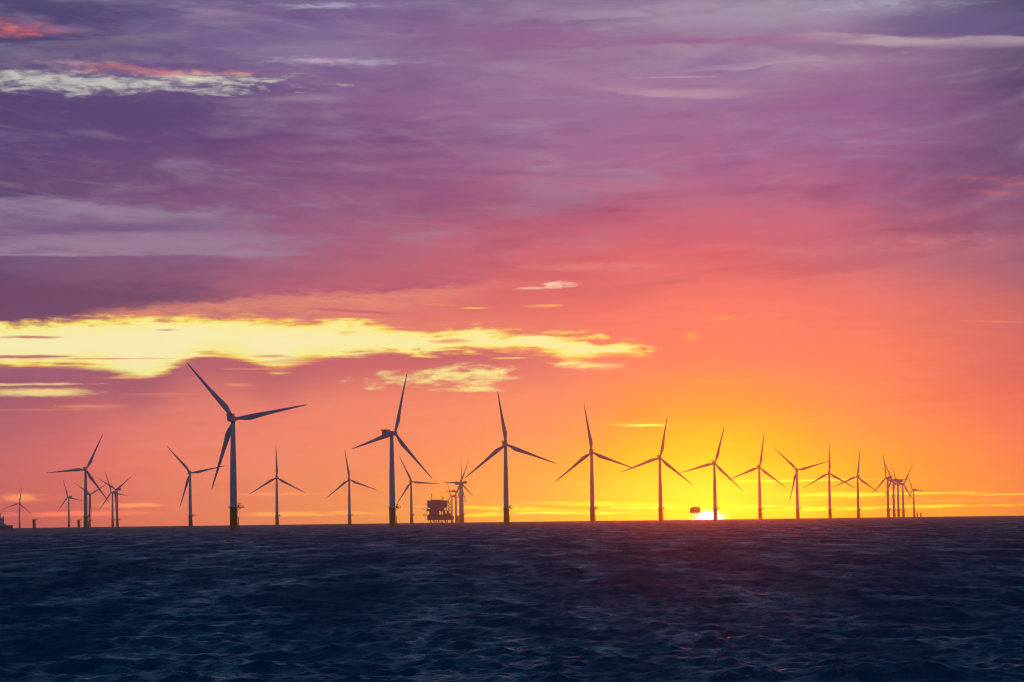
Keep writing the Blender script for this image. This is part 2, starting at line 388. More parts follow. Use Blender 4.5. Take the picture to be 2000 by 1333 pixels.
# --- bright rents, sunlit wisps and dark bars
PALE = (255, 242, 150)
for a in [
    (110, 731, 130, 15, (164, 94, 116), 0.6, 0.9, 0.6, 0),
    (15, 727, 60, 12, (158, 92, 116), 0.6, 0.9, 0.6, 0),
    (200, 741, 90, 10, (172, 96, 114), 0.6, 0.85, 0.7, 0),
    (420, 716, 90, 14, (190, 98, 112), 0.6, 0.8, 0.8, 0),
    (640, 706, 110, 9, (204, 102, 110), 0.6, 0.7, 0.8, 0),
    (250, 738, 50, 2.5, (244, 180, 110), 0.6, 0.8, 0.8, 0),
    (560, 707, 60, 2, (250, 200, 110), 0.7, 0.8, 0.8, 0),
    (500, 721, 70, 2, (240, 160, 110), 0.7, 0.6, 0.8, 0),
    (60, 659, 62, 3.2, (196, 128, 108), 0.5, 0.9, 0.7, 0),
    (40, 697, 130, 3.5, (190, 110, 112), 0.5, 0.95, 0.6, 0),
    (200, 701, 130, 1.8, (236, 160, 96), 0.4, 0.9, 0.7, 0),
    (325, 645, 22, 1.3, (190, 130, 110), 0.3, 0.8, 0.8, 0),
    (125, 711, 28, 2.2, (196, 120, 110), 0.5, 0.8, 0.8, 0),
    (525, 696, 34, 3.0, (226, 150, 120), 0.5, 0.85, 0.8, 0),
    (880, 667, 45, 4.5, (240, 160, 96), 0.8, 0.85, 0.7, 0),
    (675, 651, 22, 4.5, (248, 206, 96), 1.0, 0.8, 0.8, 0),
    (70, 767, 100, 9, (252, 222, 140), 0.7, 0.95, 0.6, 0),
    (40, 751, 120, 3, (250, 214, 140), 0.7, 0.8, 0.7, 0),
    (60, 757, 110, 2.0, (180, 104, 112), 0.6, 0.9, 0.7, 0),
    (170, 794, 75, 4, (238, 146, 112), 0.8, 0.7, 0.9, 0),
    (80, 801, 110, 2.5, (226, 134, 116), 0.8, 0.6, 0.9, 0),
    (465, 752, 25, 3, (250, 160, 116), 0.7, 0.7, 0.9, 0),
    (330, 770, 90, 2.5, (232, 134, 112), 0.8, 0.5, 0.9, 0),
    (690, 608, 110, 3.5, (196, 102, 112), 0.4, 0.85, 0.8, 4),
    (840, 736, 120, 15, PALE, 1.5, 0.95, 0.8, -3),
    (930, 738, 48, 24, PALE, 1.6, 0.95, 0.8, 0),
    (925, 761, 65, 5, PALE, 0.9, 0.9, 0.8, 0),
    (995, 700, 34, 1.6, (255, 226, 110), 0.6, 0.9, 0.8, 0),
    (1150, 716, 62, 7, PALE, 1.2, 0.95, 0.8, 0),
    (1215, 694, 60, 6, (255, 150, 96), 0.6, 0.7, 0.8, 0),
    (1100, 650, 40, 4, (255, 226, 90), 1.2, 0.95, 0.8, 0),
    (1097, 557, 30, 5, (255, 226, 190), 2.4, 0.95, 0.8, -4),
    (1040, 563, 34, 2.6, (250, 190, 160), 0.8, 0.8, 0.9, 0),
    (1043, 598, 22, 2.8, (255, 216, 84), 1.2, 0.95, 0.8, 0),
    (1075, 597, 24, 3, (255, 180, 100), 0.7, 0.8, 0.8, 0),
    (925, 602, 26, 1.8, (255, 200, 90), 0.7, 0.9, 0.8, 0),
    (860, 596, 26, 3, (250, 165, 105), 0.9, 0.8, 0.8, 0),
    (1350, 657, 20, 10, (255, 170, 70), 1.6, 0.8, 0.8, 0),
    (1410, 622, 42, 5, (255, 160, 90), 1.4, 0.8, 0.8, 0),
    (1255, 831, 48, 3, (255, 246, 130), 0.6, 1.0, 0.7, 0),
    (1205, 829, 40, 1.5, (255, 206, 84), 0.6, 0.8, 0.8, 0),
    (1400, 745, 70, 2.5, (255, 172, 84), 0.7, 0.7, 0.9, 0),
    (1620, 818, 60, 1.8, (255, 178, 70), 0.6, 0.8, 0.9, -3),
    (1920, 853, 45, 4, (255, 146, 70), 0.7, 0.9, 0.9, 0),
    (1930, 628, 60, 1.8, (250, 140, 110), 0.7, 0.6, 0.9, 3),
    (1985, 354, 90, 9, (204, 106, 118), 1.6, 0.6, 1.0, 5),
    (1965, 378, 50, 5, (204, 104, 116), 1.4, 0.6, 1.0, 4),
    # white rents with coral rims high on the left
    (200, 158, 340, 30, (146, 134, 152), 1.6, 0.5, 1.0, 0),
    (190, 163, 290, 16, (198, 196, 190), 2.8, 0.7, 1.0, 0),
    (410, 157, 90, 11, (226, 226, 200), 1.6, 0.95, 1.0, 0),
    (60, 152, 110, 11, (204, 202, 190), 1.8, 0.75, 1.0, 0),
    (215, 167, 120, 12, (200, 198, 190), 1.6, 0.8, 1.0, 0),
    (365, 143, 130, 7, (222, 124, 120), 1.4, 0.7, 1.0, 0),
    (235, 133, 90, 11, (206, 122, 126), 1.6, 0.55, 1.0, 0),
    (115, 122, 80, 5, (190, 150, 160), 0.9, 0.6, 1.0, 0),
    (20, 57, 58, 13, (226, 108, 108), 1.5, 0.8, 1.0, 0),
    (95, 58, 55, 8, (206, 100, 112), 1.4, 0.6, 1.0, 0),
    # level streaks close to the horizon
    (40, 974, 60, 9, (255, 146, 84), 0.9, 0.95, 0.8, 0),
    (265, 987, 70, 4, (255, 150, 96), 0.8, 0.8, 0.9, 0),
    (150, 1004, 150, 5, (255, 128, 84), 0.8, 0.7, 0.9, 0),
    (610, 1004, 160, 4, (255, 176, 70), 0.9, 0.8, 0.9, 0),
    (560, 965, 130, 3, (255, 150, 90), 0.9, 0.6, 0.9, 0),
    (950, 1006, 80, 4, (255, 214, 20), 0.9, 0.95, 0.8, 0),
    (1010, 994, 130, 4, (255, 226, 20), 0.9, 0.95, 0.8, 2),
    (1160, 985, 160, 4, (255, 240, 40), 0.9, 0.95, 0.8, 1),
    (1110, 1002, 150, 3, (255, 246, 80), 0.9, 0.95, 0.8, 1),
    (1370, 991, 150, 3, (255, 252, 190), 0.7, 1.0, 0.7, 0),
    (1560, 939, 150, 2.2, (255, 238, 60), 0.8, 0.9, 0.8, 0),
    (1620, 967, 120, 5, (255, 240, 50), 0.9, 0.95, 0.8, 0),
    (1560, 977, 100, 3, (255, 200, 10), 0.9, 0.8, 0.8, 0),
    (1620, 994, 150, 4, (255, 240, 50), 0.9, 0.95, 0.8, 0),
    (1780, 964, 120, 2.4, (255, 226, 50), 0.7, 0.95, 0.8, 0),
    (1820, 989, 130, 3, (255, 220, 30), 0.8, 0.9, 0.8, 0),
    (1960, 966, 60, 2, (255, 186, 50), 0.8, 0.9, 0.8, 0),
    (1850, 978, 100, 2.5, (255, 160, 60), 0.8, 0.7, 0.8, 0),
]:
    cx, cy, rx, ry, c, k, st, so, ti = a
    col = ell(col, cx, cy, rx, ry, c, k, st, so, ti)

# --- the sun's own disc, half set
su, sv = sky(1384, 1015)
sp = vmath('SUBTRACT', P, (su, sv, 0))
sd = vmath('LENGTH', sp, out=1)
sq = vmath('LENGTH', vmath('MULTIPLY', sp, (1 / 29.0, 1 / 16.5, 0)), out=1)   # squashed by refraction
sq = math_n('MULTIPLY_ADD', math_n('SUBTRACT', n_fine, 0.5), 0.16, sq)
col = mix(smooth(sd, 80, 20, 0, 0.8), col, (1.3, 1.0, 0.10))
near_sun = smooth(sd, 360, 40)
col = mix(near_sun, col, mix(1.0, col, (1.25, 1.18, 0.02), 'MULTIPLY'))
low = smooth(V, 260, 0, 1.0, 1.15)
col = vmath('SCALE', col)
NN[-1].inputs['Scale'].default_value = 1.0
put([n for n in NN if n.bl_idname == 'ShaderNodeVectorMath' and n.operation == 'SCALE'][-1].inputs['Scale'], low)
col = mix(smooth(sq, 1.5, 0.85), col, (4.0, 2.9, 0.5))
disc = smooth(sq, 1.08, 0.72)
col = mix(disc, col, (6.0, 5.2, 2.6))

# --- overhead and behind the camera: Nishita dusk mixed with unseen blue bands shaped to tint the sea
nish = NN.new('ShaderNodeTexSky')
nish.sky_type = 'NISHITA'
nish.sun_disc = False
nish.sun_elevation = rad(0.5)
nish.sun_rotation = SUN_AZ
dusk = mix(0.5, ramp(smooth(EL, 0.0, 1.3, 0, 1, 'LINEAR'), [(0.0, (0.022, 0.036, 0.165)), (0.16, (0.004, 0.230, 0.560)), (0.28, (0.004, 0.220, 0.540)), (0.48, (0.002, 0.085, 0.230)), (1.0, (0.002, 0.045, 0.130))]),
           vmath('SCALE', nish.outputs[0]))
for n in reversed(NN):
    if n.bl_idname == 'ShaderNodeVectorMath' and n.operation == 'SCALE':
        n.inputs['Scale'].default_value = 0.08
        break
over = smooth(EL, rad(10.0), rad(12.0))
side = smooth(math_n('ABSOLUTE', AZ), rad(13), rad(60))
col = mix(math_n('MAXIMUM', over, side), col, dusk)

bg = NN.new('ShaderNodeBackground')
LK.new(col, bg.inputs['Color'])
bg.inputs['Strength'].default_value = 1.0
wo = NN.new('ShaderNodeOutputWorld')
LK.new(bg.outputs[0], wo.inputs['Surface'])


# ------------------------------------------------------------------ helpers
def horizon_line(x):
    return 1032.5 - 0.0195 * x + 3.6e-6 * x * x


_dip = -math.sqrt(2 * CAM_H / R_EARTH)


def horizon_model(x):
    y0 = 1000.0
    for _ in range(6):
        y0 += (azel(x, y0)[1] - _dip) * F
    return y0


def sea_z(x, y):
    return -(x * x + y * y) / (2 * R_EARTH)


def tag(o, label=None, cat=None, group=None, kind=None):
    if label: o['label'] = label
    if cat: o['category'] = cat
    if group: o['group'] = group
    if kind: o['kind'] = kind
    return o


def empty(name, loc, rz=0.0):
    o = bpy.data.objects.new(name, None)
    scene.collection.objects.link(o)
    o.location = loc
    o.rotation_euler.z = rz
    o.empty_display_size = 2
    return o


def link_mesh(name, bm_or_mesh, mat, parent=None, smooth_shade=False):
    if isinstance(bm_or_mesh, bmesh.types.BMesh):
        me = bpy.data.meshes.new(name)
        bmesh.ops.recalc_face_normals(bm_or_mesh, faces=bm_or_mesh.faces)
        bm_or_mesh.to_mesh(me)
        bm_or_mesh.free()
        me.materials.append(mat)
        if smooth_shade:
            me.polygons.foreach_set('use_smooth', [True] * len(me.polygons))
    else:
        me = bm_or_mesh
    o = bpy.data.objects.new(name, me)
    scene.collection.objects.link(o)
    if parent: o.parent = parent
    return o


def box(bm, x0, x1, y0, y1, z0, z1):
    vs = [bm.verts.new((x, y, z)) for z in (z0, z1) for x, y in ((x0, y0), (x1, y0), (x1, y1), (x0, y1))]
    for f in ((0, 1, 2, 3), (4, 5, 6, 7), (0, 1, 5, 4), (1, 2, 6, 5), (2, 3, 7, 6), (3, 0, 4, 7)):
        bm.faces.new([vs[i] for i in f])


def tube(bm, a, b, r0, r1=None, n=8):
    a, b = Vector(a), Vector(b)
    r1 = r0 if r1 is None else r1
    d = (b - a).normalized()
    s = d.orthogonal().normalized()
    t = d.cross(s)
    r_ = []
    for c, r in ((a, r0), (b, r1)):
        r_.append([bm.verts.new(c + (s * math.cos(2 * math.pi * i / n) + t * math.sin(2 * math.pi * i / n)) * r) for i in range(n)])
    for i in range(n):
        bm.faces.new((r_[0][i], r_[0][(i + 1) % n], r_[1][(i + 1) % n], r_[1][i]))
    bm.faces.new(r_[0]); bm.faces.new(r_[1])


def lathe(bm, prof, n=24, axis='Z'):
    rings = []
    for r, h in prof:
        ring = []
        for i in range(n):
            a = 2 * math.pi * i / n
            p = (r * math.cos(a), r * math.sin(a), h) if axis == 'Z' else (r * math.cos(a), h, r * math.sin(a))
            ring.append(bm.verts.new(p))
        rings.append(ring)
    for k in range(len(rings) - 1):
        for i in range(n):
            bm.faces.new((rings[k][i], rings[k][(i + 1) % n], rings[k + 1][(i + 1) % n], rings[k + 1][i]))
    bm.faces.new(rings[0]); bm.faces.new(rings[-1])


def ball(bm, c, r):
    bmesh.ops.create_icosphere(bm, subdivisions=2, radius=r, matrix=Matrix.Translation(c))


def loft(bm, rings):
    vr = [[bm.verts.new(p) for p in ring] for ring in rings]
    n = len(vr[0])
    for k in range(len(vr) - 1):
        for i in range(n):
            bm.faces.new((vr[k][i], vr[k][(i + 1) % n], vr[k + 1][(i + 1) % n], vr[k + 1][i]))
    bm.faces.new(vr[0]); bm.faces.new(vr[-1])


def rail_loop(bm, pts, z, h=1.15, r=0.06, step=1.6, closed=True):
    seg = list(zip(pts, pts[1:] + pts[:1])) if closed else list(zip(pts, pts[1:]))
    for (ax, ay), (bx, by) in seg:
        for hh in (h * 0.5, h):
            tube(bm, (ax, ay, z + hh), (bx, by, z + hh), r, n=5)
        L = math.hypot(bx - ax, by - ay)
        k = max(1, int(round(L / step)))
        for i in range(k):
            t = i / k
            tube(bm, (ax + (bx - ax) * t, ay + (by - ay) * t, z), (ax + (bx - ax) * t, ay + (by - ay) * t, z + h), r, n=5)


# ------------------------------------------------------------------ materials
def paint(name, color, rough=0.45, var=0.08, scale=0.4, stain=None):
    mt = bpy.data.materials.new(name)
    mt.use_nodes = True
    t = mt.node_tree
    bs = t.nodes['Principled BSDF']
    bs.inputs['Roughness'].default_value = rough
    c = t.nodes.new('ShaderNodeTexCoord')
    nz = t.nodes.new('ShaderNodeTexNoise')
    nz.inputs['Scale'].default_value = scale
    nz.inputs['Detail'].default_value = 6
    t.links.new(c.outputs['Object'], nz.inputs['Vector'])
    cr = t.nodes.new('ShaderNodeValToRGB')
    cr.color_ramp.elements[0].position = 0.3
    cr.color_ramp.elements[1].position = 0.7
    cr.color_ramp.elements[0].color = (*[v * (1 - var * 2) for v in color], 1)
    cr.color_ramp.elements[1].color = (*[min(1, v * (1 + var)) for v in color], 1)
    t.links.new(nz.outputs[0], cr.inputs[0])
    t.links.new(cr.outputs[0], bs.inputs['Base Color'])
    return mt


M_WHITE = paint('pale grey painted steel', (0.62, 0.63, 0.64), 0.4)
M_BLADE = paint('pale grey glassfibre', (0.58, 0.59, 0.60), 0.35, 0.04, 0.1)
M_YELLOW = paint('yellow marine paint', (0.38, 0.22, 0.015), 0.5, 0.15, 0.3)
M_STEEL = paint('dark galvanised steel', (0.10, 0.10, 0.11), 0.55)
M_RED = paint('red painted steel', (0.35, 0.05, 0.04), 0.5)
M_PLATE = paint('white sign plate', (0.80, 0.80, 0.78), 0.5, 0.02)
M_GREY = paint('grey platform cladding', (0.28, 0.28, 0.31), 0.55, 0.15, 0.15)
M_HULL = paint('dark blue ship hull', (0.05, 0.08, 0.16), 0.5)
M_SHIPW = paint('white ship paint', (0.60, 0.61, 0.63), 0.45)
M_GLASS = paint('dark window glass', (0.02, 0.02, 0.025), 0.08, 0.0)

# ------------------------------------------------------------------ sea
def build_sea():
    th_f = np.arange(-0.29, 0.29, 0.00052)
    th = np.concatenate([th_f, np.linspace(0.29, 2 * math.pi - 0.29, 130, endpoint=False)])
    r = [2.0]
    while r[-1] < 11900:
        q = r[-1]
        if q < 80: dr = max(0.35, q * 0.02)
        elif q < 350: dr = q * 0.0016
        elif q < 1200: dr = q * 0.0024
        elif q < 2600: dr = q * 0.0032
        else: dr = q * 0.010
        r.append(q + dr)
    r = np.array(r, dtype=np.float32)
    nr, na = len(r), len(th)
    RR, TT = np.meshgrid(r, th.astype(np.float32), indexing='ij')
    X = (RR * np.sin(TT)).astype(np.float32)
    Y = (RR * np.cos(TT)).astype(np.float32)
    dr = np.gradient(r).astype(np.float32)
    fine_r = (r * 0.00052).astype(np.float32)
    cell = np.maximum(dr * 0.9, fine_r)[:, None] * np.ones_like(TT)
    nf = len(th_f)
    cell[:, nf:] = np.maximum(cell[:, nf:], (r * 0.044)[:, None])
    rng = np.random.default_rng(11)
    Z = np.zeros_like(X); DX = np.zeros_like(X); DY = np.zeros_like(X); J = np.zeros_like(X); VAR = np.zeros_like(X)
    n = 120
    for i in range(n):
        L = 0.38 * (26 / 0.38) ** ((i + rng.random()) / n)
        k = 2 * math.pi / L
        spread = 1.0 if L < 6 else 0.62
        a0 = math.radians(-102) + rng.normal(0, 0.55 * spread)       # travel towards the camera
        kx, ky = k * math.cos(a0), k * math.sin(a0)
        steep = (0.062 if L < 1.6 else 0.048) * (1.0 if L < 3.8 else (3.8 / L) ** 0.85)
        amp_ = steep / k
        ph = rng.random() * 2 * math.pi
        w = np.clip((L / cell - 2.2) / 2.0, 0, 1)
        VAR += (1 - w * w) * (0.5 * steep * steep)
        rows = np.where(w.max(axis=1) > 0)[0]
        if not len(rows): continue
        hi = rows.max() + 1
        arg = kx * X[:hi] + ky * Y[:hi] + ph
        s, c = np.sin(arg), np.cos(arg)
        wa = w[:hi] * amp_
        Z[:hi] += wa * c
        DX[:hi] -= wa * 0.75 * math.cos(a0) * s
        DY[:hi] -= wa * 0.75 * math.sin(a0) * s
        J[:hi] += w[:hi] * steep * c
    Z += -(RR ** 2) / (2 * R_EARTH)
    co = np.stack([X + DX, Y + DY, Z], -1).reshape(-1, 3).astype(np.float32)
    idx = np.arange(nr * na).reshape(nr, na)
    a = idx[:-1, :]; b = idx[1:, :]
    a2 = np.roll(a, -1, axis=1); b2 = np.roll(b, -1, axis=1)
    quads = np.stack([a, b, b2, a2], -1).reshape(-1, 4)
    quads = quads[:, ::-1]
    me = bpy.data.meshes.new('sea')
    me.vertices.add(len(co)); me.vertices.foreach_set('co', co.ravel())
    nq = len(quads)
    centre = len(co)
    me.loops.add(nq * 4); me.loops.foreach_set('vertex_index', quads.ravel().astype(np.int32))
    me.polygons.add(nq)
    me.polygons.foreach_set('loop_start', np.arange(0, nq * 4, 4, dtype=np.int32))
    me.polygons.foreach_set('use_smooth', np.ones(nq, dtype=bool))
    at = me.attributes.new('crest', 'FLOAT', 'POINT')
    at.data.foreach_set('value', J.reshape(-1).astype(np.float32))
    at = me.attributes.new('ripple', 'FLOAT', 'POINT')
    at.data.foreach_set('value', np.sqrt(np.sqrt(2 * VAR + 0.0012)).reshape(-1).astype(np.float32))
    me.update(calc_edges=True)
    return me


M_SEA = bpy.data.materials.new('sea water')
M_SEA.use_nodes = True
st = M_SEA.node_tree
sb = st.nodes['Principled BSDF']
sb.inputs['Base Color'].default_value = (0.0005, 0.070, 0.135, 1)
sb.inputs['Roughness'].default_value = 0.25
sb.inputs['IOR'].default_value = 1.33
stc = st.nodes.new('ShaderNodeTexCoord')


def sea_noise(scale, sxx, syy, detail, rough):
    mp = st.nodes.new('ShaderNodeMapping')
    mp.inputs['Scale'].default_value = (sxx, syy, 1)
    mp.inputs['Rotation'].default_value = (0, 0, rad(10))
    st.links.new(stc.outputs['Object'], mp.inputs['Vector'])
    nz = st.nodes.new('ShaderNodeTexNoise')
    nz.inputs['Scale'].default_value = scale
    nz.inputs['Detail'].default_value = detail
    nz.inputs['Roughness'].default_value = rough
    st.links.new(mp.outputs[0], nz.inputs['Vector'])
    return nz.outputs[0]


b1 = st.nodes.new('ShaderNodeBump')
b1.inputs['Strength'].default_value = 1.0
b1.inputs['Distance'].default_value = 0.22
st.links.new(sea_noise(2.4, 0.8, 1.6, 5, 0.6), b1.inputs['Height'])
b2 = st.nodes.new('ShaderNodeBump')
b2.inputs['Strength'].default_value = 0.8
b2.inputs['Distance'].default_value = 1.1
st.links.new(sea_noise(0.22, 0.8, 1.5, 4, 0.6), b2.inputs['Height'])
st.links.new(b1.outputs[0], b2.inputs['Normal'])
st.links.new(b2.outputs[0], sb.inputs['Normal'])
ra = st.nodes.new('ShaderNodeAttribute')
ra.attribute_name = 'ripple'              # roughness of the waves too fine for the mesh
# gust patches and windrows: the fine ripples are rougher in some places than in others
def sea_fac(sock, lo, hi, a, b):
    n = st.nodes.new('ShaderNodeMapRange')
    n.interpolation_type = 'SMOOTHSTEP'
    n.inputs['From Min'].default_value = lo
    n.inputs['From Max'].default_value = hi
    n.inputs['To Min'].default_value = a
    n.inputs['To Max'].default_value = b
    st.links.new(sock, n.inputs['Value'])
    return n.outputs[0]


def sea_mul(a, b):
    n = st.nodes.new('ShaderNodeMath')
    n.operation = 'MULTIPLY'
    st.links.new(a, n.inputs[0]); st.links.new(b, n.inputs[1])
    return n.outputs[0]


g1 = sea_fac(sea_noise(0.05, 1.6, 0.35, 7, 0.68), 0.38, 0.62, 0.58, 1.30)
g2 = sea_fac(sea_noise(0.011, 1.3, 0.28, 5, 0.6), 0.36, 0.64, 0.84, 1.16)
g3 = sea_fac(sea_noise(0.16, 1.0, 0.06, 6, 0.7), 0.38, 0.62, 0.62, 1.34)
st.links.new(sea_mul(sea_mul(sea_mul(ra.outputs['Fac'], g1), g2), g3), sb.inputs['Roughness'])
# sparse whitecaps on the steepest crests
ca = st.nodes.new('ShaderNodeAttribute')
ca.attribute_name = 'crest'
cm = st.nodes.new('ShaderNodeMapRange')
cm.inputs['From Min'].default_value = 0.90
cm.inputs['From Max'].default_value = 1.08
st.links.new(ca.outputs['Fac'], cm.inputs['Value'])
fm = st.nodes.new('ShaderNodeMath')
fm.operation = 'MULTIPLY'
fr = st.nodes.new('ShaderNodeMapRange')
fr.inputs['From Min'].default_value = 0.45
fr.inputs['From Max'].default_value = 0.65
st.links.new(sea_noise(3.0, 1, 1.6, 5, 0.7), fr.inputs['Value'])
st.links.new(cm.outputs[0], fm.inputs[0]); st.links.new(fr.outputs[0], fm.inputs[1])
foam = st.nodes.new('ShaderNodeBsdfDiffuse')
foam.inputs['Color'].default_value = (0.6, 0.62, 0.64, 1)
ms = st.nodes.new('ShaderNodeMixShader')
st.links.new(fm.outputs[0], ms.inputs[0])
st.links.new(sb.outputs[0], ms.inputs[1]); st.links.new(foam.outputs[0], ms.inputs[2])
st.links.new(ms.outputs[0], st.nodes['Material Output'].inputs['Surface'])
sea_me = build_sea()
sea_me.materials.append(M_SEA)
sea = link_mesh('sea', sea_me, M_SEA)
tag(sea, 'dark blue choppy open sea', kind='structure')

# ------------------------------------------------------------------ wind turbine
HUB_Z, ROTOR_R, DECK_Z = 78.6, 53.5, 16.0


def blade_mesh():
    bm = bmesh.new()
    # radius, leading edge x, trailing edge x, thickness
    st_ = [(1.2, -1.05, 1.05, 2.1), (3.2, -1.05, 1.1, 2.0), (6.0, -1.15, 1.75, 1.6), (9.0, -1.25, 2.55, 1.2), (11.5, -1.3, 2.85, 0.95),
           (13.5, -1.25, 2.7, 0.85), (18, -1.15, 2.2, 0.7), (26, -0.95, 1.6, 0.5), (36, -0.75, 1.05, 0.34), (46, -0.55, 0.6, 0.2), (51.5, -0.4, 0.35, 0.12), (53.3, -0.2, 0.12, 0.06)]
    rings = []
    n = 14
    for r, le, te, t in st_:
        ring = []
        bend = 2.2 * (r / 53.5) ** 2            # pre-bend away from the tower
        for i in range(n):
            a = 2 * math.pi * i / n
            c = math.cos(a)
            x = (le + te) / 2 + (te - le) / 2 * c
            roundness = max(0.0, 1 - (r - 1.2) / 9)
            prof = math.sin(a) * (1 if roundness >= 1 else (roundness + (1 - roundness) * (0.62 - 0.38 * c)))
            ring.append((x, t / 2 * prof + bend, r))
        rings.append(ring)
    loft(bm, rings)
    return bm


def platform_pts(dx=3.9, ext=7.0, hw=2.4, n=9):
    pts = []
    for i in range(n + 1):
        a = math.radians(40) + math.radians(280) * i / n
        pts.append((dx * math.cos(a), dx * math.sin(a)))
    pts += [(ext, -hw), (ext, hw)]
    return pts


def make_parts():
    D = {}

    def mesh(name, bm, mat, sm=False):
        me = bpy.data.meshes.new(name)
        bmesh.ops.recalc_face_normals(bm, faces=bm.faces)
        bm.to_mesh(me); bm.free()
        me.materials.append(mat)
        if sm:
            me.polygons.foreach_set('use_smooth', [True] * len(me.polygons))
            me.set_sharp_from_angle(angle=math.radians(40))
        D[name] = me

    bm = bmesh.new()
    lathe(bm, [(2.65, -12), (2.65, 15.2), (2.85, 15.25), (2.85, 15.7)], 32)
    mesh('transition_piece', bm, M_YELLOW, True)
    bm = bmesh.new()
    for y in (-0.9, 0.9):
        tube(bm, (3.35, y, -6), (3.35, y, 9.2), 0.22, n=8)
        for z in (0.5, 4.5, 8.8):
            tube(bm, (2.5, y, z + 0.3), (3.3, y, z), 0.14, n=6)
    for k in range(40):
        z = -4 + k * 0.5
        tube(bm, (3.0, -0.3, z), (3.0, 0.3, z), 0.035, n=4)
    for y in (-0.3, 0.3):
        tube(bm, (3.0, y, -5), (3.0, y, 15.6), 0.06, n=5)
    mesh('boat_landing', bm, M_STEEL)
    bm = bmesh.new()
    pts = platform_pts()
    v0 = [bm.verts.new((x, y, DECK_Z - 0.3)) for x, y in pts]
    v1 = [bm.verts.new((x, y, DECK_Z)) for x, y in pts]
    bm.faces.new(v0); bm.faces.new(v1)
    for i in range(len(pts)):
        j = (i + 1) % len(pts)
        bm.faces.new((v0[i], v0[j], v1[j], v1[i]))
    tube(bm, (2.7, -1.5, DECK_Z - 2.0), (5.6, -1.5, DECK_Z - 0.35), 0.16, n=6)
    tube(bm, (2.7, 1.5, DECK_Z - 2.0), (5.6, 1.5, DECK_Z - 0.35), 0.16, n=6)
    mesh('platform', bm, M_STEEL)
    bm = bmesh.new()
    rail_loop(bm, platform_pts(3.8, 6.9, 2.3), DECK_Z, 1.25, 0.07, 1.5)
    mesh('railing', bm, M_STEEL)
    bm = bmesh.new()
    tube(bm, (4.5, 0.6, DECK_Z), (4.5, 0.6, DECK_Z + 3.4), 0.16, n=8)
    tube(bm, (4.5, 0.6, DECK_Z + 3.3), (3.2, 1.6, DECK_Z + 2.7), 0.12, n=8)
    box(bm, 4.2, 4.8, 0.3, 0.9, DECK_Z + 2.2, DECK_Z + 2.9)
    mesh('davit_crane', bm, M_STEEL)
    bm = bmesh.new()
    box(bm, 3.2, 4.0, -1.4, -0.5, DECK_Z + 0.01, DECK_Z + 1.7)
    box(bm, 3.0, 3.5, -0.3, 0.2, DECK_Z + 0.01, DECK_Z + 2.8)
    mesh('equipment_cabinet', bm, M_STEEL)
    bm = bmesh.new()
    lathe(bm, [(2.45, 15.7), (2.42, 30), (2.2, 46), (1.8, 62), (1.5, 76.4), (1.62, 76.5), (1.62, 76.8)], 36)
    mesh('tower', bm, M_WHITE, True)
    bm = bmesh.new()
    box(bm, -1.35, 1.35, -3.97, -3.9, DECK_Z + 0.25, DECK_Z + 1.35)
    mesh('sign_plate', bm, M_PLATE)
    # nacelle, forward is +Y
    bm = bmesh.new()
    rings = []
    for y, w, zb, zt in ((-10.6, 1.5, -1.25, 1.55), (-10.2, 1.95, -1.7, 1.95), (-6, 2.1, -1.9, 2.05), (-1, 2.1, -2.0, 2.05), (1.9, 1.9, -1.85, 1.8), (2.7, 1.6, -1.6, 1.5)):
        c = 0.5
        rings.append([(-w + c, y, zb), (w - c, y, zb), (w, y, zb + c), (w, y, zt - c), (w - c, y, zt), (-w + c, y, zt), (-w, y, zt - c), (-w, y, zb + c)])
    loft(bm, rings)
    mesh('nacelle', bm, M_WHITE)
    bm = bmesh.new()
    box(bm, -2.3, 2.3, -11.4, -4.2, 2.06, 2.22)
    rail_loop(bm, [(-2.2, -11.3), (2.2, -11.3), (2.2, -4.3), (-2.2, -4.3)], 2.22, 1.25, 0.07, 1.0)
    for x in (-2.25, 2.25):
        box(bm, x - 0.03, x + 0.03, -11.2, -4.4, 2.4, 2.8)
    box(bm, -2.1, 2.1, -11.33, -11.27, 2.4, 2.8)
    mesh('hoist_platform', bm, M_RED)
    bm = bmesh.new()
    lathe(bm, [(1.5, -1.5), (1.75, -1.2), (1.8, 0.3), (1.6, 1.2), (1.15, 1.9), (0.55, 2.3), (0.1, 2.4)], 24, 'Y')
    mesh('rotor_hub', bm, M_WHITE, True)
    mesh('blade', blade_mesh(), M_BLADE, True)
    return D


PARTS = make_parts()


def place(px, py_top, height):
    """where something of a known height stands whose top shows at (px, py_top); also its distance"""
    y = py_top - horizon_line(px) + horizon_model(px)
    a, e = azel(px, y)
    D = 3000.0
    for _ in range(60):
        z = height - D * D / (2 * R_EARTH)
        D = 0.5 * D + 0.5 * (z - CAM_H) / math.tan(e)
    return a, D


TG = 'wind turbines standing in the sea'


